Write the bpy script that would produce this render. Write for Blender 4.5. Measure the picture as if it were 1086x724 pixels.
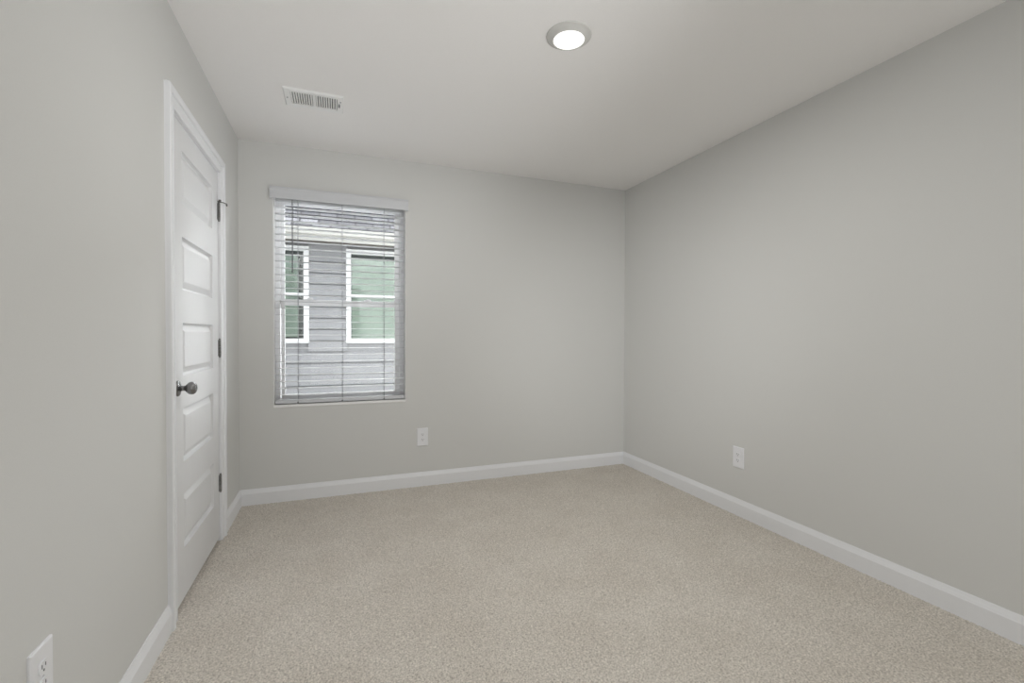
import bpy, bmesh, math, random
import numpy as np
from mathutils import Vector, Matrix
random.seed(4)
S = bpy.context.scene
for o in list(bpy.data.objects): bpy.data.objects.remove(o)
C = S.collection

# ---------------------------------------------------------------- room size
XL, XR, D, H = -0.615, 2.404, 3.5155, 2.44       # left wall, right wall, back wall, ceiling
YR = -1.0                                        # wall behind the camera

# ---------------------------------------------------------------- camera
f_px, pitch, roll, yaw, ch = 489.74, 0.015387, 0.003684, 0.361095, 1.15346
cam_d = bpy.data.cameras.new('camera'); cam = bpy.data.objects.new('camera', cam_d); C.objects.link(cam)
cam_d.sensor_width = 36; cam_d.lens = 36 * f_px / 1086; cam_d.clip_start = 0.02; cam_d.clip_end = 200
fh = Vector((math.sin(yaw), math.cos(yaw), 0)); r = Vector((math.cos(yaw), -math.sin(yaw), 0)); zz = Vector((0, 0, 1))
fw = fh * math.cos(pitch) - zz * math.sin(pitch); u = fh * math.sin(pitch) + zz * math.cos(pitch)
r2 = r * math.cos(roll) + u * math.sin(roll); u2 = u * math.cos(roll) - r * math.sin(roll)
M4 = Matrix((r2, u2, -fw)).transposed().to_4x4(); M4.translation = (0, 0, ch)
cam.matrix_world = M4
S.camera = cam

# ---------------------------------------------------------------- sky, lamps, exposure
S.view_settings.view_transform = 'Standard'; S.view_settings.look = 'None'
S.view_settings.gamma = 1; S.view_settings.use_curve_mapping = False
S.view_settings.exposure = 0.0
world = bpy.data.worlds.new('overcast_sky'); S.world = world; world.use_nodes = True
wn = world.node_tree; wn.nodes.clear()
wo = wn.nodes.new('ShaderNodeOutputWorld'); bg = wn.nodes.new('ShaderNodeBackground')
tc = wn.nodes.new('ShaderNodeTexCoord'); sx = wn.nodes.new('ShaderNodeSeparateXYZ'); cr = wn.nodes.new('ShaderNodeValToRGB')
wn.links.new(tc.outputs['Generated'], sx.inputs[0]); wn.links.new(sx.outputs['Z'], cr.inputs[0])
cr.color_ramp.elements[0].position = 0.0; cr.color_ramp.elements[0].color = (0.42, 0.45, 0.49, 1)
cr.color_ramp.elements[1].position = 0.8; cr.color_ramp.elements[1].color = (1.05, 1.06, 1.09, 1)
wn.links.new(cr.outputs[0], bg.inputs[0]); bg.inputs[1].default_value = 2.8
wn.links.new(bg.outputs[0], wo.inputs[0])

def area(name, loc, target, sx_, sy_, power, col):
    l = bpy.data.lights.new(name, 'AREA'); l.shape = 'RECTANGLE'; l.size = sx_; l.size_y = sy_; l.energy = power; l.color = col
    o = bpy.data.objects.new(name, l); C.objects.link(o); o.location = loc
    d = Vector(target) - Vector(loc); o.rotation_euler = d.to_track_quat('-Z', 'Y').to_euler()
    return o
# soft fill lamps added behind the camera, not a real source of the room
area('rear_fill', (0.9, -0.9, 1.35), (0.9, 3.5, 1.25), 2.9, 2.1, 9.0, (0.98, 0.995, 1.0))
area('rear_fill_low', (0.9, -0.9, 0.9), (0.7, 3.2, 2.3), 2.6, 1.2, 7.0, (1, 1, 1))
# fill spots added unseen behind the camera to even out ceiling and walls
def spot(name, loc, tg, ang, power, soft=.25):
    l = bpy.data.lights.new(name, 'SPOT'); l.energy = power; l.spot_size = math.radians(ang); l.spot_blend = 1; l.shadow_soft_size = soft
    l.color = (0.985, 0.99, 1.0)
    o = bpy.data.objects.new(name, l); C.objects.link(o); o.location = loc; o.rotation_euler = (Vector(tg)-Vector(loc)).to_track_quat('-Z','Y').to_euler()
spot('ceiling_fill', (1.3, -.45, .9), (0.0, 2.7, 2.5), 55, 109)
spot('wall_fill', (-.4, -.5, 1.2), (2.4, 3.5, 1.05), 38, 100)
# bright hazy sky past the end of the neighbour's house, very soft
sl = bpy.data.lights.new('sky_glow', 'SUN'); sl.energy = 32.0; sl.angle = math.radians(60); sl.color = (0.97, 0.985, 1.0)
so = bpy.data.objects.new('sky_glow', sl); C.objects.link(so); so.location = (3, 8, 8)
so.rotation_euler = Vector((-0.62, -0.95, -0.50)).to_track_quat('-Z', 'Y').to_euler()

# ---------------------------------------------------------------- materials
def mat(name, col, rough=0.6, metal=0.0, spec=0.4):
    m = bpy.data.materials.new(name); m.use_nodes = True
    b = m.node_tree.nodes['Principled BSDF']
    b.inputs['Base Color'].default_value = (*col, 1); b.inputs['Roughness'].default_value = rough
    b.inputs['Metallic'].default_value = metal; b.inputs['Specular IOR Level'].default_value = spec
    return m
def noisy(m, scale, amount, bump=0.0, dist=0.001, stretch=(1, 1, 1), detail=4):
    """procedural colour variation and bump in object space"""
    t = m.node_tree; b = t.nodes['Principled BSDF']; base = tuple(b.inputs['Base Color'].default_value)
    co = t.nodes.new('ShaderNodeTexCoord'); mp = t.nodes.new('ShaderNodeMapping'); mp.inputs['Scale'].default_value = stretch
    n = t.nodes.new('ShaderNodeTexNoise'); n.inputs['Scale'].default_value = scale; n.inputs['Detail'].default_value = detail
    t.links.new(co.outputs['Object'], mp.inputs[0]); t.links.new(mp.outputs[0], n.inputs['Vector'])
    rr = t.nodes.new('ShaderNodeValToRGB')
    rr.color_ramp.elements[0].position = 0.3; rr.color_ramp.elements[0].color = tuple(c * (1 - amount) for c in base[:3]) + (1,)
    rr.color_ramp.elements[1].position = 0.7; rr.color_ramp.elements[1].color = tuple(min(1, c * (1 + amount)) for c in base[:3]) + (1,)
    t.links.new(n.outputs['Fac'], rr.inputs[0]); t.links.new(rr.outputs[0], b.inputs['Base Color'])
    if bump:
        bp = t.nodes.new('ShaderNodeBump'); bp.inputs['Strength'].default_value = bump; bp.inputs['Distance'].default_value = dist
        t.links.new(n.outputs['Fac'], bp.inputs['Height']); t.links.new(bp.outputs[0], b.inputs['Normal'])
    return m
M = {}
M['wall'] = noisy(mat('warm_grey_wall_paint', (0.70, 0.70, 0.682), 0.75, spec=0.25), 260, 0.012, 0.12, 0.0006)
M['ceiling'] = noisy(mat('ceiling_paint', (0.94, 0.928, 0.915), 0.85, spec=0.2), 240, 0.012, 0.12, 0.0006)
M['trim'] = noisy(mat('white_trim_paint', (0.85, 0.857, 0.875), 0.38, spec=0.45), 30, 0.006)
M['door'] = noisy(mat('white_door_paint', (0.77, 0.773, 0.78), 0.42, spec=0.45), 60, 0.008, 0.08, 0.0004, (1, 1, 0.08))
M['reveal'] = noisy(mat('white_reveal_paint', (0.92, 0.92, 0.91), 0.6), 90, 0.01)
M['vinyl'] = noisy(mat('white_window_vinyl', (0.95, 0.952, 0.96), 0.35), 20, 0.006)
M['blind'] = noisy(mat('white_blind_slat', (0.73, 0.735, 0.745), 0.4), 20, 0.006)
M['valance'] = noisy(mat('white_blind_valance', (0.66, 0.67, 0.69), 0.4), 8, 0.012, stretch=(1, 1, 12))
M['cord'] = mat('blind_cord', (0.30, 0.30, 0.32), 0.8)
M['wand'] = mat('clear_grey_wand', (0.22, 0.225, 0.24), 0.25)
M['plug'] = mat('cord_plug', (0.16, 0.16, 0.17), 0.5)
M['plate'] = noisy(mat('white_outlet_plastic', (0.86, 0.865, 0.89), 0.3, spec=0.5), 40, 0.005)
M['slot'] = mat('outlet_slot', (0.10, 0.10, 0.11), 0.6)
M['metal'] = noisy(mat('satin_nickel', (0.25, 0.25, 0.25), 0.26, 0.9), 90, 0.05)
M['hinge'] = noisy(mat('hinge_nickel', (0.27, 0.27, 0.265), 0.34, 0.85), 90, 0.05)
M['rubber'] = mat('grey_rubber', (0.18, 0.175, 0.17), 0.7)
M['vent'] = noisy(mat('white_register_enamel', (0.92, 0.92, 0.91), 0.4), 40, 0.006)
M['duct'] = mat('dark_duct', (0.09, 0.09, 0.09), 0.8)
M['lamp_trim'] = noisy(mat('white_lamp_trim', (0.64, 0.635, 0.61), 0.5), 40, 0.006)
M['closet'] = mat('closet_paint', (0.25, 0.24, 0.22), 0.8)
M['gravel'] = noisy(mat('side_yard_ground', (0.5, 0.5, 0.48), 0.9), 6, 0.25)
M['siding'] = noisy(mat('grey_lap_siding', (0.225, 0.225, 0.231), 0.6), 9, 0.015)
M['ext_white'] = noisy(mat('white_exterior_trim', (0.60, 0.60, 0.60), 0.5), 10, 0.01)
M['gutter'] = noisy(mat('cream_gutter', (0.42, 0.41, 0.387), 0.4), 10, 0.01)
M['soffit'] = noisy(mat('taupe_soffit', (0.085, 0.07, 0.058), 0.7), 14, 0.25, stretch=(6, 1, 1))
M['green_blind'] = noisy(mat('neighbour_blind', (0.70, 0.72, 0.70), 0.6), 10, 0.01)
M['dark'] = mat('dark_interior', (0.05, 0.055, 0.055), 0.9)

def lens_mat():
    m = bpy.data.materials.new('glowing_lens'); m.use_nodes = True; b = m.node_tree.nodes['Principled BSDF']
    b.inputs['Base Color'].default_value = (0.85, 0.85, 0.84, 1)
    b.inputs['Emission Color'].default_value = (1.0, 0.985, 0.96, 1); b.inputs['Emission Strength'].default_value = LENS
    return m
LENS = 1.0
M['lens'] = lens_mat()
def glass(name, tint, refl=0.06):
    m = bpy.data.materials.new(name); m.use_nodes = True; t = m.node_tree; t.nodes.clear()
    o = t.nodes.new('ShaderNodeOutputMaterial'); mx = t.nodes.new('ShaderNodeMixShader'); tr = t.nodes.new('ShaderNodeBsdfTransparent')
    gl = t.nodes.new('ShaderNodeBsdfGlossy'); fr = t.nodes.new('ShaderNodeFresnel'); fr.inputs[0].default_value = 1.45
    gl.inputs['Roughness'].default_value = 0.02; tr.inputs[0].default_value = (*tint, 1)
    t.links.new(fr.outputs[0], mx.inputs[0]); t.links.new(tr.outputs[0], mx.inputs[1]); t.links.new(gl.outputs[0], mx.inputs[2])
    t.links.new(mx.outputs[0], o.inputs[0]); return m
M['glass'] = glass('clear_glass', (0.96, 0.97, 0.97))
M['green_glass'] = glass('green_tinted_glass', (0.77, 0.815, 0.78))

def carpet():
    m = mat('beige_cut_pile_carpet', (0.5, 0.46, 0.41), 0.95, spec=0.1); t = m.node_tree; b = t.nodes['Principled BSDF']
    co = t.nodes.new('ShaderNodeTexCoord')
    n1 = t.nodes.new('ShaderNodeTexNoise'); n1.inputs['Scale'].default_value = 150; n1.inputs['Detail'].default_value = 3; n1.inputs['Roughness'].default_value = 0.65
    v = t.nodes.new('ShaderNodeTexVoronoi'); v.inputs['Scale'].default_value = 190
    n2 = t.nodes.new('ShaderNodeTexNoise'); n2.inputs['Scale'].default_value = 3.5; n2.inputs['Detail'].default_value = 3
    for n in (n1, v, n2): t.links.new(co.outputs['Object'], n.inputs['Vector'])
    r1 = t.nodes.new('ShaderNodeValToRGB'); e = r1.color_ramp.elements
    e[0].position = 0.32; e[0].color = (0.40, 0.366, 0.318, 1); e[1].position = 0.68; e[1].color = (0.82, 0.772, 0.702, 1)
    e2 = r1.color_ramp.elements.new(0.47); e2.color = (0.62, 0.58, 0.522, 1)
    t.links.new(n1.outputs['Fac'], r1.inputs[0])
    # single yarn ends of a lighter or darker dye
    r2 = t.nodes.new('ShaderNodeValToRGB'); t.links.new(v.outputs['Color'], r2.inputs[0])
    r2.color_ramp.elements[0].color = (0.86, 0.852, 0.845, 1); r2.color_ramp.elements[1].color = (1.14, 1.14, 1.14, 1)
    mx = t.nodes.new('ShaderNodeMix'); mx.data_type = 'RGBA'; mx.blend_type = 'MULTIPLY'; mx.inputs[0].default_value = 1
    t.links.new(r1.outputs[0], mx.inputs[6]); t.links.new(r2.outputs[0], mx.inputs[7])
    r3 = t.nodes.new('ShaderNodeValToRGB'); t.links.new(n2.outputs['Fac'], r3.inputs[0])
    r3.color_ramp.elements[0].position = 0.35; r3.color_ramp.elements[0].color = (0.97, 0.96, 0.95, 1)
    r3.color_ramp.elements[1].position = 0.65; r3.color_ramp.elements[1].color = (1.03, 1.03, 1.03, 1)
    my = t.nodes.new('ShaderNodeMix'); my.data_type = 'RGBA'; my.blend_type = 'MULTIPLY'; my.inputs[0].default_value = 1
    t.links.new(mx.outputs[2], my.inputs[6]); t.links.new(r3.outputs[0], my.inputs[7])
    t.links.new(my.outputs[2], b.inputs['Base Color'])
    bp = t.nodes.new('ShaderNodeBump'); bp.inputs['Strength'].default_value = 0.5; bp.inputs['Distance'].default_value = 0.004
    t.links.new(n1.outputs['Fac'], bp.inputs['Height']); t.links.new(bp.outputs[0], b.inputs['Normal'])
    return m
M['carpet'] = carpet()

def shingles():
    m = mat('asphalt_shingles', (0.26, 0.26, 0.28), 0.9, spec=0.15); t = m.node_tree; b = t.nodes['Principled BSDF']
    co = t.nodes.new('ShaderNodeTexCoord')
    br = t.nodes.new('ShaderNodeTexBrick'); br.inputs['Scale'].default_value = 1.0
    br.inputs['Color1'].default_value = (0.06, 0.06, 0.066, 1); br.inputs['Color2'].default_value = (0.21, 0.21, 0.225, 1); br.inputs['Mortar'].default_value = (0.035, 0.035, 0.04, 1)
    br.inputs['Mortar Size'].default_value = 0.012; br.inputs['Brick Width'].default_value = 0.22; br.inputs['Row Height'].default_value = 0.14
    br.offset = 0.37; br.inputs['Bias'].default_value = 0.1
    n = t.nodes.new('ShaderNodeTexNoise'); n.inputs['Scale'].default_value = 45; n.inputs['Detail'].default_value = 5
    mp = t.nodes.new('ShaderNodeMapping'); mp.inputs['Scale'].default_value = (1, 1, 1)
    t.links.new(co.outputs['UV'], mp.inputs[0]); t.links.new(mp.outputs[0], br.inputs['Vector']); t.links.new(mp.outputs[0], n.inputs['Vector'])
    mx = t.nodes.new('ShaderNodeMix'); mx.data_type = 'RGBA'; mx.blend_type = 'OVERLAY'; mx.inputs[0].default_value = 0.75
    t.links.new(br.outputs['Color'], mx.inputs[6]); t.links.new(n.outputs['Fac'], mx.inputs[7]); t.links.new(mx.outputs[2], b.inputs['Base Color'])
    return m
M['shingle'] = shingles()

# ---------------------------------------------------------------- helpers
def new(): return bmesh.new()
def bx(bm, x0, x1, y0, y1, z0, z1, mi=0, skip=()):
    v = [bm.verts.new(p) for p in ((x0,y0,z0),(x1,y0,z0),(x1,y1,z0),(x0,y1,z0),(x0,y0,z1),(x1,y0,z1),(x1,y1,z1),(x0,y1,z1))]
    fs = {'-z':(0,3,2,1),'+z':(4,5,6,7),'-y':(0,1,5,4),'+x':(1,2,6,5),'+y':(2,3,7,6),'-x':(3,0,4,7)}
    for k, q in fs.items():
        if k in skip: continue
        bm.faces.new([v[i] for i in q]).material_index = mi
def prism(bm, poly, fn, t0, t1, mi=0):
    """poly = 2-D outline, fn(a, b, t) -> 3-D point; solid between t0 and t1"""
    A = [bm.verts.new(fn(a, b, t0)) for a, b in poly]; B = [bm.verts.new(fn(a, b, t1)) for a, b in poly]
    n = len(poly); bm.faces.new(A[::-1]).material_index = mi; bm.faces.new(B).material_index = mi
    for i in range(n): bm.faces.new((A[i], A[(i+1) % n], B[(i+1) % n], B[i])).material_index = mi
def lathe(bm, prof, fn, seg=40, mi=0):
    """prof = (radius, height) list; fn(x, y, h) -> point"""
    rings = []
    for (rad, h) in prof:
        if rad < 1e-6: rings.append([bm.verts.new(fn(0, 0, h))]); continue
        rings.append([bm.verts.new(fn(rad*math.cos(2*math.pi*k/seg), rad*math.sin(2*math.pi*k/seg), h)) for k in range(seg)])
    for a, b in zip(rings, rings[1:]):
        for k in range(seg):
            k2 = (k+1) % seg
            if len(a) == 1 and len(b) == 1: continue
            if len(a) == 1: f = bm.faces.new((a[0], b[k2], b[k]))
            elif len(b) == 1: f = bm.faces.new((a[k], a[k2], b[0]))
            else: f = bm.faces.new((a[k], a[k2], b[k2], b[k]))
            f.material_index = mi; f.smooth = True
def tube(bm, pts, rad, seg=10, mi=0):
    pts = [Vector(p) for p in pts]; rings = []
    for i, p in enumerate(pts):
        d = (pts[min(i+1, len(pts)-1)] - pts[max(i-1, 0)]).normalized()
        a = d.orthogonal().normalized() if i == 0 else (rings_a - d * rings_a.dot(d)).normalized()
        rings_a = a; b = d.cross(a)
        rings.append([bm.verts.new(p + a*rad*math.cos(2*math.pi*k/seg) + b*rad*math.sin(2*math.pi*k/seg)) for k in range(seg)])
    for A, B in zip(rings, rings[1:]):
        for k in range(seg):
            f = bm.faces.new((A[k], A[(k+1)%seg], B[(k+1)%seg], B[k])); f.smooth = True; f.material_index = mi
    bm.faces.new(rings[0][::-1]).material_index = mi; bm.faces.new(rings[-1]).material_index = mi
def obj(name, bm, m, parent=None, bevel=0.0, origin=None):
    bmesh.ops.recalc_face_normals(bm, faces=bm.faces)
    if origin is not None: bmesh.ops.translate(bm, verts=bm.verts, vec=-Vector(origin))
    me = bpy.data.meshes.new(name); bm.to_mesh(me); bm.free()
    for mm in (m if isinstance(m, (list, tuple)) else [m]): me.materials.append(mm)
    o = bpy.data.objects.new(name, me); C.objects.link(o)
    if origin is not None: o.location = origin
    if parent:
        o.parent = parent
        o.matrix_parent_inverse = Matrix.Identity(4)
    if bevel:
        b = o.modifiers.new('bevel', 'BEVEL'); b.width = bevel; b.segments = 2; b.limit_method = 'ANGLE'; b.angle_limit = math.radians(35)
    return o
def struct(name, bm, m, parent=None, bevel=0.0):
    o = obj(name, bm, m, parent, bevel)
    if not parent: o['kind'] = 'structure'
    return o
def empty(name, loc=(0, 0, 0)):
    o = bpy.data.objects.new(name, None); C.objects.link(o); o.location = loc; o.empty_display_size = 0.1; return o
def tag(o, label, cat, group=None):
    o['label'] = label; o['category'] = cat
    if group: o['group'] = group
    return o
def grid(m, bm_us, vs, fn):
    """plane grid through numpy for big meshes"""
    pass

# ================================================================= SHELL
# carpeted floor: pile height varies tuft by tuft
def build_floor():
    xs = np.arange(XL - 0.11, XR + 0.02, 0.0055)
    ys = np.concatenate([np.arange(YR, 0.85, 0.09), np.arange(0.86, D + 0.02, 0.0055)])
    rng = np.random.default_rng(7)
    X, Y = np.meshgrid(xs, ys); X = X.copy(); Y = Y.copy()
    Z = rng.random(X.shape) ** 1.5 * -0.0045 + 0.001
    fine = Y > 0.87
    X += np.where(fine, (rng.random(X.shape) - .5) * 0.003, 0); Y += np.where(fine, (rng.random(X.shape) - .5) * 0.003, 0)
    co = np.stack([X, Y, Z], -1).reshape(-1, 3); ny, nx = X.shape
    i = np.arange(ny - 1)[:, None] * nx + np.arange(nx - 1)[None, :]
    q = np.stack([i, i + 1, i + nx + 1, i + nx], -1).reshape(-1, 4)
    me = bpy.data.meshes.new('floor'); me.vertices.add(len(co)); me.vertices.foreach_set('co', co.ravel())
    me.loops.add(q.size); me.loops.foreach_set('vertex_index', q.ravel().astype(np.int32))
    me.polygons.add(len(q)); me.polygons.foreach_set('loop_start', np.arange(0, q.size, 4, dtype=np.int32))
    me.polygons.foreach_set('use_smooth', np.ones(len(q), dtype=bool))
    me.update(calc_edges=True); me.materials.append(M['carpet'])
    o = bpy.data.objects.new('floor', me); C.objects.link(o); o['kind'] = 'structure'
build_floor()

bm = new(); bx(bm, XL-.15, XR+.15, YR-.15, D+.16, H, H+.2); struct('ceiling', bm, M['ceiling'])
bm = new(); bx(bm, XL-.7, XR+.15, YR-.15, D+.16, -.3, -.008); struct('floor_slab', bm, M['closet'])
bm = new(); bx(bm, XR, XR+.12, YR, D+.14, -.02, H); struct('wall_right', bm, M['wall'])
bm = new(); bx(bm, XL-.12, XR+.12, YR-.12, YR, -.02, H); struct('wall_rear', bm, M['wall'])
# left wall with the door opening
DY0, DY1, DZ = 2.197, 2.965, 2.036
JT = 0.018
bm = new()
for a in ((YR, DY0-JT, -.02, H), (DY1+JT, D+.14, -.02, H), (DY0-JT, DY1+JT, DZ+JT, H)):
    bx(bm, XL-.12, XL, a[0], a[1], a[2], a[3])
struct('wall_left', bm, M['wall'])
# unseen closet box, added behind the door to stop sky light leaking in
bm = new(); x0 = XL-.7
bx(bm, x0-.02, x0, 1.9, 3.3, -.02, H); bx(bm, x0, XL-.12, 1.88, 1.9, -.02, H); bx(bm, x0, XL-.12, 3.3, 3.32, -.02, H); bx(bm, x0, XL-.12, 1.9, 3.3, H-.02, H)
struct('wall_closet', bm, M['closet'])

# back wall with the window opening; its returns are painted white
WX0, WX1, WZ0, WZ1 = -.409, .477, .648, 2.125
WT = 0.17
bm = new()
bx(bm, XL-.12, WX0, D, D+WT, -.02, H); bx(bm, WX1, XR+.12, D, D+WT, -.02, H)
bx(bm, WX0, WX1, D, D+WT, -.02, WZ0); bx(bm, WX0, WX1, D, D+WT, WZ1, H)
bm.faces.ensure_lookup_table()
for f in bm.faces:
    c = f.calc_center_median(); n = f.normal
    f.normal_update(); n = f.normal
    if WX0-.01 < c.x < WX1+.01 and WZ0-.01 < c.z < WZ1+.01 and abs(n.y) < .1: f.material_index = 1
# faces of the side piers that line the opening span the full height: add thin plaster returns instead
struct('wall_back', bm, [M['wall'], M['wall']])
bm = new(); t = .003
bx(bm, WX0, WX0+t, D-.0015, D+.10, WZ0, WZ1); bx(bm, WX1-t, WX1, D-.0015, D+.10, WZ0, WZ1)
bx(bm, WX0+t, WX1-t, D-.0015, D+.10, WZ1-t, WZ1)
struct('trim_1', bm, M['reveal'])
bm = new(); bx(bm, WX0+t, WX1-t, D-.004, D+.10, WZ0-.002, WZ0+.015)
struct('window_sill', bm, M['reveal'], bevel=.0015)

# baseboards: flat face with a moulded top
HB, TB = 0.105, 0.0145
def bprof(): return [(0, -.012), (TB, -.012), (TB, .077), (TB-.002, .081), (TB-.0035, .086), (TB-.0075, .095), (TB-.0095, .101), (TB-.011, HB), (0, HB)]
def base(name, fn, t0, t1):
    b = new(); prism(b, bprof(), fn, t0, t1); return struct(name, b, M['trim'])
CW = 0.075
CY0, CY1 = DY0 - .003 - CW, DY1 + .004 + CW
base('baseboard_left', lambda a, b, t: (XL+a, t, b), YR, CY0)
base('baseboard_left_far', lambda a, b, t: (XL+a, t, b), CY1, D)
base('baseboard_back', lambda a, b, t: (t, D-a, b), XL, XR)
base('baseboard_right', lambda a, b, t: (XR-a, t, b), YR, D)

# ================================================================= DOOR
door = empty('door_1', (XL, DY0, 0)); door['kind'] = 'structure'
def P(o, par): # keep world placement under a moved parent
    o.parent = par; o.matrix_parent_inverse = Matrix.Translation(-par.location); return o
bm = new()
for (y0, y1, z0, z1) in ((DY0-JT, DY0, -.01, DZ+JT), (DY1, DY1+JT, -.01, DZ+JT), (DY0, DY1, DZ, DZ+JT)):
    bx(bm, XL-.12, XL+.0005, y0, y1, z0, z1)
# stops behind the slab
bx(bm, XL-.075, XL-.041, DY0, DY0+.012, -.01, DZ); bx(bm, XL-.075, XL-.041, DY1-.012, DY1, -.01, DZ); bx(bm, XL-.075, XL-.041, DY0, DY1, DZ-.012, DZ)
P(obj('door_jamb', bm, M['trim']), door)
# mitred colonial casing: profile (distance from the inner edge, thickness)
cp = [(0, 0), (0, .009), (.002, .0125), (.011, .0125), (.0125, .0085), (.018, .0085), (.024, .0105), (.036, .0135), (.044, .0135), (.046, .019), (.054, .0215), (.071, .0215), (CW, .0185), (CW, 0)]
def casing():
    bm = new(); iy0, iy1, iz = DY0-.003, DY1+.004, DZ+.004
    path = [((iy0, -.012), (-1, 0)), ((iy0, iz), (-1, 1)), ((iy1, iz), (1, 1)), ((iy1, -.012), (1, 0))]
    rings = []
    for (y, z), (dy, dz) in path:
        rings.append([bm.verts.new((XL + tt, y + dy*w, z + dz*w)) for w, tt in cp])
    for A, B in zip(rings, rings[1:]):
        for k in range(len(cp)-1): bm.faces.new((A[k], A[k+1], B[k+1], B[k]))
        bm.faces.new((A[-1], A[0], B[0], B[-1]))
    bm.faces.new(rings[0]); bm.faces.new(rings[-1][::-1])
    return obj('door_casing', bm, M['trim'])
P(casing(), door)
# slab with five moulded raised panels
SY0, SY1, SZ0, SZ1, SX = 2.200, 2.962, .022, 2.033, XL-.001
pans = [(1.925, 1.703), (1.562, 1.338), (1.197, .971), (.835, .605), (.467, .235)]
PY0, PY1 = 2.332, 2.838
def slab():
    bm = new()
    bx(bm, SX-.038, SX, SY0, SY1, SZ0, SZ1, skip=('+x',))
    zs = [SZ0] + [z for p in reversed(pans) for z in (p[1], p[0])] + [SZ1]
    ysl = [SY0, PY0, PY1, SY1]
    V = [[bm.verts.new((SX, y, z)) for y in ysl] for z in zs]
    steps = [(0, 0), (.0015, -.005), (.005, -.014), (.008, -.0165), (.012, -.0165), (.036, -.0035), (.039, -.0028)]
    for i in range(len(zs)-1):
        for j in range(3):
            c = (V[i][j], V[i][j+1], V[i+1][j+1], V[i+1][j])
            if j == 1 and i % 2 == 1:
                prev = list(c); y0, y1, z0, z1 = PY0, PY1, zs[i], zs[i+1]
                for ins, dx in steps[1:]:
                    nv = [bm.verts.new((SX+dx, y, z)) for y, z in ((y0+ins, z0+ins), (y1-ins, z0+ins), (y1-ins, z1-ins), (y0+ins, z1-ins))]
                    for k in range(4): bm.faces.new((prev[k], prev[(k+1)%4], nv[(k+1)%4], nv[k]))
                    prev = nv
                bm.faces.new(prev)
            else: bm.faces.new(c)
    bmesh.ops.remove_doubles(bm, verts=bm.verts, dist=1e-5)
    return obj('door_panel', bm, M['door'])
P(slab(), door)
# knob on a round rosette
kn = (SX, 2.257, .926)
fnk = lambda a, b, h: (kn[0]+h, kn[1]+a, kn[2]+b)
bm = new(); lathe(bm, [(0, 0), (.0325, 0), (.0325, .003), (.030, .0065), (.022, .009), (.014, .0105), (0, .0105)], fnk)
rose = P(obj('knob_rosette', bm, M['metal']), door)
bm = new(); lathe(bm, [(0, .008), (.0115, .010), (.0105, .020), (.0115, .028), (.0185, .034), (.0245, .041), (.0268, .049), (.0255, .057), (.0205, .0635), (.012, .0675), (0, .0685)], fnk)
P(obj('door_knob', bm, M['metal']), door)
for hz in (1.8215, 1.072, .323):
    bm = new(); hy = DY1 - .0015; hx = XL + .0045
    for k in range(5):
        lathe(bm, [(0, hz-.0445+k*.0178), (.0062, hz-.0445+k*.0178), (.0062, hz-.0445+k*.0178+.0168), (0, hz-.0445+k*.0178+.0168)], lambda a, b, h: (hx+a, hy+b, h), 16)
    for s in (-1, 1):
        lathe(bm, [(0, hz+s*.0445), (.0045, hz+s*.0445), (.0052, hz+s*.049), (.003, hz+s*.0525), (0, hz+s*.053)], lambda a, b, h: (hx+a, hy+b, h), 16)
    bx(bm, XL-.001, XL+.0012, hy-.018, hy+.004, hz-.0445, hz+.0445)
    h = P(obj('hinge', bm, M['hinge']), door)
    if hz > 1.8:
        bm = new(); z = hz + .056
        lathe(bm, [(0, z-.004), (.010, z-.004), (.010, z+.003), (0, z+.003)], lambda a, b, hh: (hx+a, hy+b, hh), 20)
        tube(bm, [(hx, hy, z), (hx+.020, hy+.010, z), (hx+.030, hy+.035, z)], .0032)
        lathe(bm, [(0, 0), (.0085, 0), (.0085, .012), (0, .014)], lambda a, b, hh: (hx+.0295+a*.35-hh*.0+.0, hy+.033+hh*.9, z-.004+b), 18, 1)
        tube(bm, [(hx, hy, z), (hx+.012, hy-.020, z)], .0032)
        lathe(bm, [(0, 0), (.007, 0), (.007, .010), (0, .011)], lambda a, b, hh: (hx+.014-hh, hy-.021+a, z+b), 18, 1)
        ds = obj('hinge_pin_stop', bm, [M['hinge'], M['rubber']]); P(ds, door); ds['label'] = 'small metal door stop with rubber tips on the hinge pin'

# ================================================================= WINDOW
FY = D + .092
win = empty('window_1', (0, FY, WZ0)); win['kind'] = 'structure'
MR0, MR1 = 1.352, 1.396
GX0, GX1, GZ0, GZ1 = -.350, .4115, .722, 2.068
bm = new(); x0, x1, z0, z1 = WX0+t, WX1-t, WZ0+.015, WZ1-t
bx(bm, x0, x0+.030, FY, FY+.07, z0, z1); bx(bm, x1-.030, x1, FY, FY+.07, z0, z1)
bx(bm, x0+.030, x1-.030, FY, FY+.07, z0, z0+.034); bx(bm, x0+.030, x1-.030, FY, FY+.07, z1-.03, z1)
P(obj('window_frame', bm, M['vinyl'], bevel=.002), win)
# upper sash sits further out, lower sash nearer the room with a groove at its sides
def sash(name, x0, x1, z0, z1, gx0, gx1, gz0, gz1, y0, y1):
    bm = new()
    bx(bm, x0, gx0, y0, y1, z0, z1); bx(bm, gx1, x1, y0, y1, z0, z1); bx(bm, gx0, gx1, y0, y1, z0, gz0); bx(bm, gx0, gx1, y0, y1, gz1, z1)
    o = P(obj(name, bm, M['vinyl'], bevel=.0025), win)
    bm = new(); yc = (y0+y1)/2; bx(bm, gx0, gx1, yc-.002, yc+.002, gz0, gz1)
    g = obj('pane', bm, M['glass']); g.parent = o
    return o
sash('upper_sash', x0+.030, x1-.030, MR0+.012, z1-.03, GX0, GX1, MR1-.004, GZ1, FY+.036, FY+.060)
sash('lower_sash', x0+.033, x1-.033, z0+.034, MR1, GX0+.002, GX1-.002, GZ0, MR0, FY+.006, FY+.032)
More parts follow.
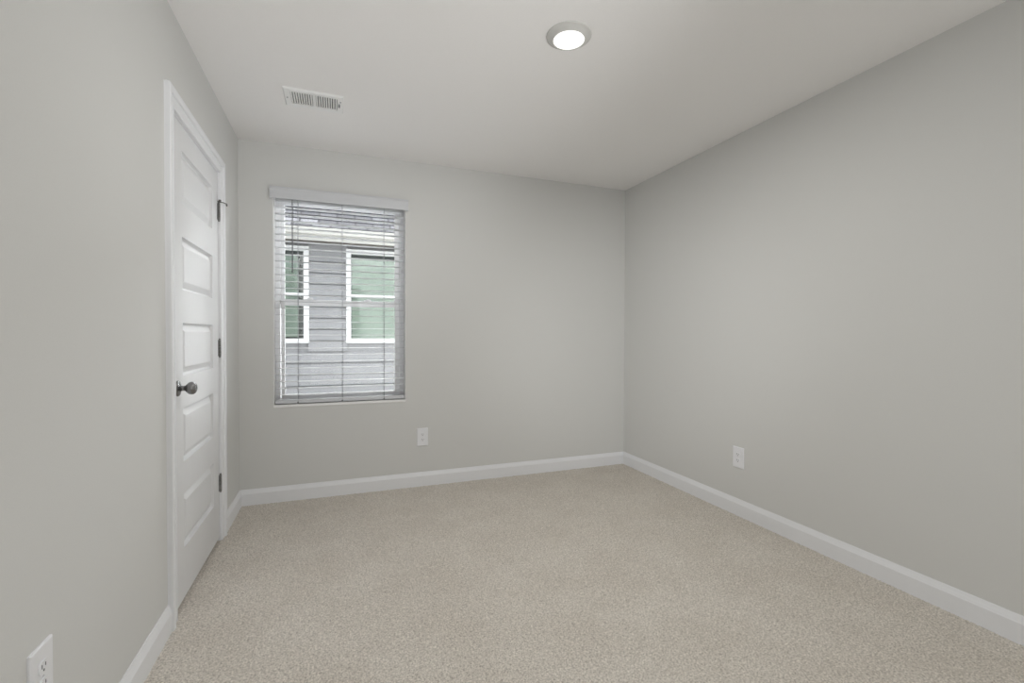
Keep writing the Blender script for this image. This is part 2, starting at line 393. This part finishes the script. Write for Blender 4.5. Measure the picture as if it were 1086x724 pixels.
for xx in (-.19, .21):
    bm = new(); bx(bm, xx-.028, xx+.028, FY+.004, FY+.024, MR1, MR1+.007)
    lathe(bm, [(0, 0), (.010, 0), (.010, .008), (0, .008)], lambda a, b, h: (xx+a, FY+.014+b, MR1+.007+h), 16)
    bx(bm, xx-.003, xx+.022, FY+.008, FY+.018, MR1+.008, MR1+.014)
    P(obj('sash_lock', bm, M['vinyl']), win)

# ================================================================= BLIND
blind = empty('window_blind', (.034, D+.04, WZ1)); tag(blind, 'white horizontal slat blind with open slats and valance hanging in the window', 'blind')
BX0, BX1, BY0, BY1 = -.401, .469, D+.016, D+.066
bm = new(); bx(bm, BX0+.003, BX1-.003, BY0, BY1-.004, 2.078, 2.118)
P(obj('headrail', bm, M['blind'], bevel=.002), blind)
# valance profile: crown moulded front, returns at both ends
vp = [(0, 2.066), (.006, 2.065), (.011, 2.069), (.011, 2.120), (.013, 2.128), (.017, 2.134), (.017, 2.143), (0, 2.143)]
bm = new(); VX0, VX1, VY = -.4255, .4925, D-.026
prism(bm, vp, lambda a, b, tt: (tt, VY - a + .003, b), VX0, VX1)
bx(bm, VX0, VX0+.010, VY, D-.0005, 2.068, 2.141); bx(bm, VX1-.010, VX1, VY, D-.0005, 2.068, 2.141)
P(obj('valance', bm, M['valance'], bevel=.001), blind)
# slats, slightly crowned
bm = new(); z = 2.0245; n = 0
SP = .0463
zsl = [2.0245 + SP - SP*k for k in range(30)]
for z in zsl:
    if z < .70: continue
    w = (BY1-BY0); K = 4; pts = []
    for k in range(K+1):
        s = k/K; pts.append((BY0 + s*w, z + .0014*(1-(2*s-1)**2) + .0010*(random.random()-.5)*.3))
    poly = pts + [(y, zz_-.0022) for y, zz_ in reversed(pts)]
    prism(bm, poly, lambda a, b, tt: (tt, a, b), BX0, BX1)
P(obj('slats', bm, M['blind']), blind)
bm = new(); bx(bm, BX0, BX1, BY0+.001, BY1-.001, .669, .6935)
br = P(obj('bottom_rail', bm, M['valance'], bevel=.0025), blind)
for xx in (-.259, .031, .322):
    bm = new()
    for yy in (BY0-.001, BY1+.001): tube(bm, [(xx, yy, .672), (xx, yy, 2.08)], .0009, 6)
    tube(bm, [(xx+.004, (BY0+BY1)/2, .672), (xx+.004, (BY0+BY1)/2, 2.08)], .0010, 6)
    P(obj('ladder_cord', bm, M['cord']), blind)
    bm = new(); lathe(bm, [(0, 0), (.006, 0), (.005, .004), (0, .005)], lambda a, b, h: (xx+a, BY0+.001-h, .674+b), 16)
    P(obj('cord_plug', bm, M['plug']), blind)
bm = new(); tube(bm, [(-.290, BY0-.010, 1.585), (-.290, BY0-.010, 2.055)], .0037, 6)
tube(bm, [(-.290, BY0-.010, 2.05), (-.290, BY0-.010, 2.066), (-.290, BY0+.002, 2.085)], .0022, 8)
lathe(bm, [(0, 1.575), (.0048, 1.577), (.0048, 1.592), (0, 1.594)], lambda a, b, h: (-.290+a, BY0-.010+b, h), 12)
P(obj('tilt_wand', bm, M['wand']), blind)

# ================================================================= OUTLETS
def outlet(loc, axis, w, h, label):
    """axis gives the wall the plate stands on; local frame: u along the wall, n into the room, z up"""
    u_, n_ = {'back': (Vector((1,0,0)), Vector((0,-1,0))), 'right': (Vector((0,-1,0)), Vector((-1,0,0))), 'left': (Vector((0,1,0)), Vector((1,0,0)))}[axis]
    loc = Vector(loc); root = empty('wall_outlet', loc); tag(root, label, 'outlet', 'duplex outlets on the walls')
    fn = lambda a, b, c: loc + u_*a + n_*c + Vector((0,0,1))*b
    def bxl(bm, a0, a1, b0, b1, c0, c1, mi=0): prism(bm, [(a0,b0),(a1,b0),(a1,b1),(a0,b1)], fn, c0, c1, mi)
    bm = new(); e = .003
    o_ = [(-w/2,-h/2),(w/2,-h/2),(w/2,h/2),(-w/2,h/2)]
    A = [bm.verts.new(fn(a,b,0)) for a,b in o_]; B = [bm.verts.new(fn(a,b,.0042)) for a,b in o_]
    Cc = [bm.verts.new(fn(a-math.copysign(e,a),b-math.copysign(e,b),.0065)) for a,b in o_]
    bm.faces.new(A[::-1]); bm.faces.new(Cc)
    for R1, R2 in ((A,B),(B,Cc)):
        for k in range(4): bm.faces.new((R1[k],R1[(k+1)%4],R2[(k+1)%4],R2[k]))
    P(obj('cover_plate', bm, M['plate']), root)
    for s in (-1, 1):
        bm = new(); zc = s*.0195
        pr = []
        for k in range(24):
            an = 2*math.pi*k/24; pr.append((.0172*math.cos(an), zc + max(-.0135, min(.0135, .0172*math.sin(an)))))
        prism(bm, pr, fn, .006, .0085)
        bxl(bm, -.0078, -.0052, zc-.0015, zc+.0075, .0084, .0089, 1); bxl(bm, .0052, .0078, zc-.0005, zc+.0068, .0084, .0089, 1)
        prism(bm, [(.0028*math.cos(k*math.pi/5), zc-.0068+.0028*math.sin(k*math.pi/5)) for k in range(10)], fn, .0084, .0089, 1)
        P(obj('receptacle', bm, [M['plate'], M['slot']]), root)
    bm = new(); prism(bm, [(.0032*math.cos(k*math.pi/6), .0032*math.sin(k*math.pi/6)) for k in range(12)], fn, .006, .0076); bxl(bm, -.0026, .0026, -.0005, .0005, .0075, .0078, 1)
    P(obj('screw', bm, [M['plate'], M['slot']]), root)
outlet((.602, D, .372), 'back', .082, .134, 'white duplex outlet on the back wall under the window\'s right side')
outlet((XR, 2.244, .371), 'right', .084, .132, 'white duplex outlet low on the right wall above the long baseboard')
outlet((XL, 1.304, .399), 'left', .083, .136, 'white duplex outlet on the left wall in front of the door, cut by the frame')

# ================================================================= CEILING VENT
vent = empty('ceiling_vent', (-.117, 2.787, H)); tag(vent, 'white rectangular slotted air register on the ceiling before the window', 'vent')
vx0, vx1, vy0, vy1 = -.268, .033, 2.686, 2.888
gx0, gx1, gy0, gy1 = -.235, .001, 2.716, 2.852
bm = new()
ro = [(vx0,vy0),(vx1,vy0),(vx1,vy1),(vx0,vy1)]
def ring(ins, z): return [bm.verts.new((x+(ins if x<-.1 else -ins), y+(ins if y<2.78 else -ins), z)) for x, y in ro]
R = [ring(0, H), ring(0, H-.003), ring(.006, H-.0085)]
G1 = [bm.verts.new((x, y, H-.0085)) for x, y in ((gx0,gy0),(gx1,gy0),(gx1,gy1),(gx0,gy1))]
G2 = [bm.verts.new((x, y, H-.0005)) for x, y in ((gx0,gy0),(gx1,gy0),(gx1,gy1),(gx0,gy1))]
for A, B in ((R[0],R[1]),(R[1],R[2]),(R[2],G1),(G1,G2)):
    for k in range(4): bm.faces.new((A[k],A[(k+1)%4],B[(k+1)%4],B[k]))
bx(bm, -.125, -.109, gy0, gy1, H-.0085, H-.001)
P(obj('vent_frame', bm, M['vent']), vent)
bm = new(); bx(bm, gx0, gx1, gy0, gy1, H-.0012, H-.0004); P(obj('vent_duct', bm, M['duct']), vent)
bm = new()
for side in (0, 1):
    a, b = (gx0, -.125) if side == 0 else (-.109, gx1)
    nn = 9
    for k in range(nn):
        xc = a + (b-a)*(k+.5)/nn; lean = .0008
        prism(bm, [(xc-.0036-lean, H-.0078), (xc+.0022-lean, H-.0078), (xc+.0030+lean, H-.0012), (xc-.0010+lean, H-.0012)], lambda p_, q_, tt: (p_, tt, q_), gy0, gy1)
P(obj('vent_louvers', bm, M['vent']), vent)
bm = new(); bx(bm, .009, .012, 2.765, 2.800, H-.013, H-.0082); bx(bm, .006, .015, 2.776, 2.789, H-.020, H-.0082)
P(obj('damper_lever', bm, M['cord'], bevel=.001), vent)
for xs_ in (-.252, .018):
    bm = new(); yc = 2.787 if xs_ < 0 else 2.745
    lathe(bm, [(0, H-.0112), (.002, H-.0110), (.0038, H-.0095), (.004, H-.0083), (0, H-.0083)], lambda a, b, h: (xs_+a, yc+b, h), 12)
    P(obj('screw', bm, M['cord']), vent)

# ================================================================= CEILING LIGHT
lx, ly = .935, 1.795
lamp = empty('ceiling_light', (lx, ly, H)); tag(lamp, 'round white flush downlight glowing on the ceiling', 'light')
bm = new(); lathe(bm, [(.097, H), (.0965, H-.004), (.093, H-.0065), (.088, H-.0075), (.080, H-.013), (.0715, H-.0205), (.0685, H-.0215), (.0665, H-.020), (.0665, H-.006), (0, H-.006)], lambda a, b, h: (lx+a, ly+b, h), 64)
P(obj('trim_ring', bm, M['lamp_trim']), lamp)
bm = new(); lathe(bm, [(.0664, H-.0185), (.060, H-.0215), (.048, H-.0235), (.046, H-.0240), (.030, H-.0250), (0, H-.0256)], lambda a, b, h: (lx+a, ly+b, h), 64)
P(obj('lens', bm, M['lens']), lamp)
ll = bpy.data.lights.new('lamp_light', 'AREA'); ll.shape = 'DISK'; ll.size = .12; ll.energy = 14.6; ll.color = (1, .99, .97)
lo = bpy.data.objects.new('lamp_light', ll); C.objects.link(lo); lo.location = (lx, ly, H-.028)
P(lo, lamp)

# ================================================================= NEIGHBOURING HOUSE
NY = 6.6; HX = 2.4
bm = new(); bx(bm, -9, 9, D+WT+.02, 14, -.75, -.6); g = struct('ground', bm, M['gravel'])
hs = empty('house', (0, NY, -.6)); tag(hs, 'grey lap sided neighbouring house with two windows seen through the blind', 'house')
wins = [(-1.255, -.350), (.107, 1.010)]; wz0, wz1 = 1.028, 2.290
bm = new(); k0 = -8
for k in range(k0, 14):
    za = .474 + .1483*k; zb = min(za + .1483, 2.45)
    if za > 2.42: break
    spans = [(-6, HX)]
    if zb > wz0 and za < wz1: spans = [(-6, wins[0][0]+.01), (wins[0][1]-.01, wins[1][0]+.01), (wins[1][1]-.01, HX)]
    for a, b in spans:
        prism(bm, [(NY+.035, za), (NY-.022, za), (NY-.023, za+.003), (NY-.004, zb-.012), (NY+.035, zb-.012)], lambda p_, q_, tt: (tt, p_, q_), a, b)
# solid wall behind the boards, around the windows
for (a, b, c, d) in ((-6, wins[0][0], -.6, 2.5), (wins[0][1], wins[1][0], -.6, 2.5), (wins[1][1], HX, -.6, 2.5), (wins[0][0], wins[0][1], -.6, wz0), (wins[1][0], wins[1][1], -.6, wz0), (wins[0][0], wins[0][1], wz1, 2.5), (wins[1][0], wins[1][1], wz1, 2.5)):
    bx(bm, a, b, NY+.03, NY+.2, c, d)
# gable end and back of the house
bx(bm, HX-.15, HX, NY+.2, NY+3.4, -.6, 2.5); bx(bm, -6, HX, NY+3.3, NY+3.4, -.6, 2.5); prism(bm, [(NY-.1, 2.44), (NY+1.65, 3.4), (NY+3.4, 2.44)], lambda p_, q_, tt: (tt, p_, q_), HX-.14, HX-.02)
P(obj('siding_wall', bm, M['siding']), hs)
EY, GZb, GZt = 6.27, 2.315, 2.462
bm = new(); bx(bm, -6, HX+.15, EY+.015, NY+.05, GZb+.01, GZb+.03)
for k in range(56): bx(bm, -6+.15*k, -6+.15*k+.012, EY+.02, NY, GZb+.006, GZb+.012)
P(obj('soffit', bm, M['soffit']), hs)
bm = new(); prism(bm, [(EY+.0, GZb+.066), (EY-.075, GZb+.066), (EY-.080, GZb+.074), (EY-.083, GZb+.092), (EY-.095, GZb+.112), (EY-.10, GZb+.13), (EY-.10, GZt-.002), (EY-.09, GZt), (EY+.02, GZt)], lambda p_, q_, tt: (tt, p_, q_), -6, HX)
P(obj('gutter', bm, M['gutter']), hs)
bm = new(); bx(bm, -6, HX+.15, EY, EY+.02, GZb, GZt-.01); P(obj('fascia', bm, M['gutter']), hs)
# roof slope
bm = new(); rs = .62; L = 6.5
uv = bm.loops.layers.uv.new('UVMap')
row = .14; nr = 16
for k in range(nr):
    y0 = EY-.06 + row*k/math.sqrt(1+rs*rs)*1.0; y1 = y0 + row/math.sqrt(1+rs*rs)
    za = GZt + .006 + rs*(y0-EY+.06); zb = GZt + .006 + rs*(y1-EY+.06)
    q = [bm.verts.new(p_) for p_ in ((-6, y0, za+.008), (HX+.2, y0, za+.008), (HX+.2, y1, zb), (-6, y1, zb))]
    f = bm.faces.new(q)
    for lp, (uu, vv) in zip(f.loops, ((-6, k*row), (HX+.2, k*row), (HX+.2, (k+1)*row), (-6, (k+1)*row))): lp[uv].uv = (uu, vv)
    q2 = [bm.verts.new(p_) for p_ in ((-6, y0, za-.02), (HX+.2, y0, za-.02), (HX+.2, y0, za+.008), (-6, y0, za+.008))]
    f = bm.faces.new(q2)
    for lp in f.loops: lp[uv].uv = (lp.vert.co.x, k*row)
yk, zk = y1, zb
q = [bm.verts.new(p_) for p_ in ((-6, yk, zk), (HX+.2, yk, zk), (HX+.2, yk+2.0, zk-1.24), (-6, yk+2.0, zk-1.24))]
f = bm.faces.new(q)
for lp in f.loops: lp[uv].uv = (lp.vert.co.x, lp.vert.co.y*1.18)
P(obj('shingle_roof', bm, M['shingle']), hs)
for i, (a, b) in enumerate(wins):
    fw_ = .064; bm = new(); y0, y1 = NY-.03, NY+.06
    bx(bm, a, a+fw_, y0, y1, wz0, wz1); bx(bm, b-fw_, b, y0, y1, wz0, wz1); bx(bm, a+fw_, b-fw_, y0, y1, wz1-fw_, wz1); bx(bm, a+fw_, b-fw_, y0, y1, wz0, wz0+.062)
    bx(bm, a+fw_, b-fw_, y0+.015, y1, 1.643, 1.683)
    fr = P(obj('window', bm, M['ext_white'], bevel=.004), hs)
    def sub(name, bm, m, bev=0):
        o = obj(name, bm, m, bevel=bev); o.parent = fr; return o
    bm = new(); bx(bm, a+fw_-.002, b-fw_+.002, NY+.012, NY+.018, wz0+.05, wz1-fw_+.003); sub('pane', bm, M['green_glass'])
    bm = new()
    ztop = wz1-fw_-.055; zz0 = wz0+.062+(.02 if i == 0 else 0); nsl = 24; hh = (ztop-zz0)/nsl  # blind stops short at the top so the dark sheet shows as head shadow
    xr_ = b-fw_-(.062 if i == 0 else .03)
    for k in range(nsl):
        za = zz0+hh*k; prism(bm, [(NY+.045, za), (NY+.062, za+hh+.006), (NY+.060, za+hh+.006), (NY+.043, za)], lambda p_, q_, tt: (tt, p_, q_), a+fw_+.01, xr_)
    sub('window_shade', bm, M['green_blind'])
    bm = new(); bx(bm, a+.01, b-.01, NY+.13, NY+.14, wz0, wz1); sub('dark_interior', bm, M['dark'])  # dark sheet painted in for the unlit room and the head shadow
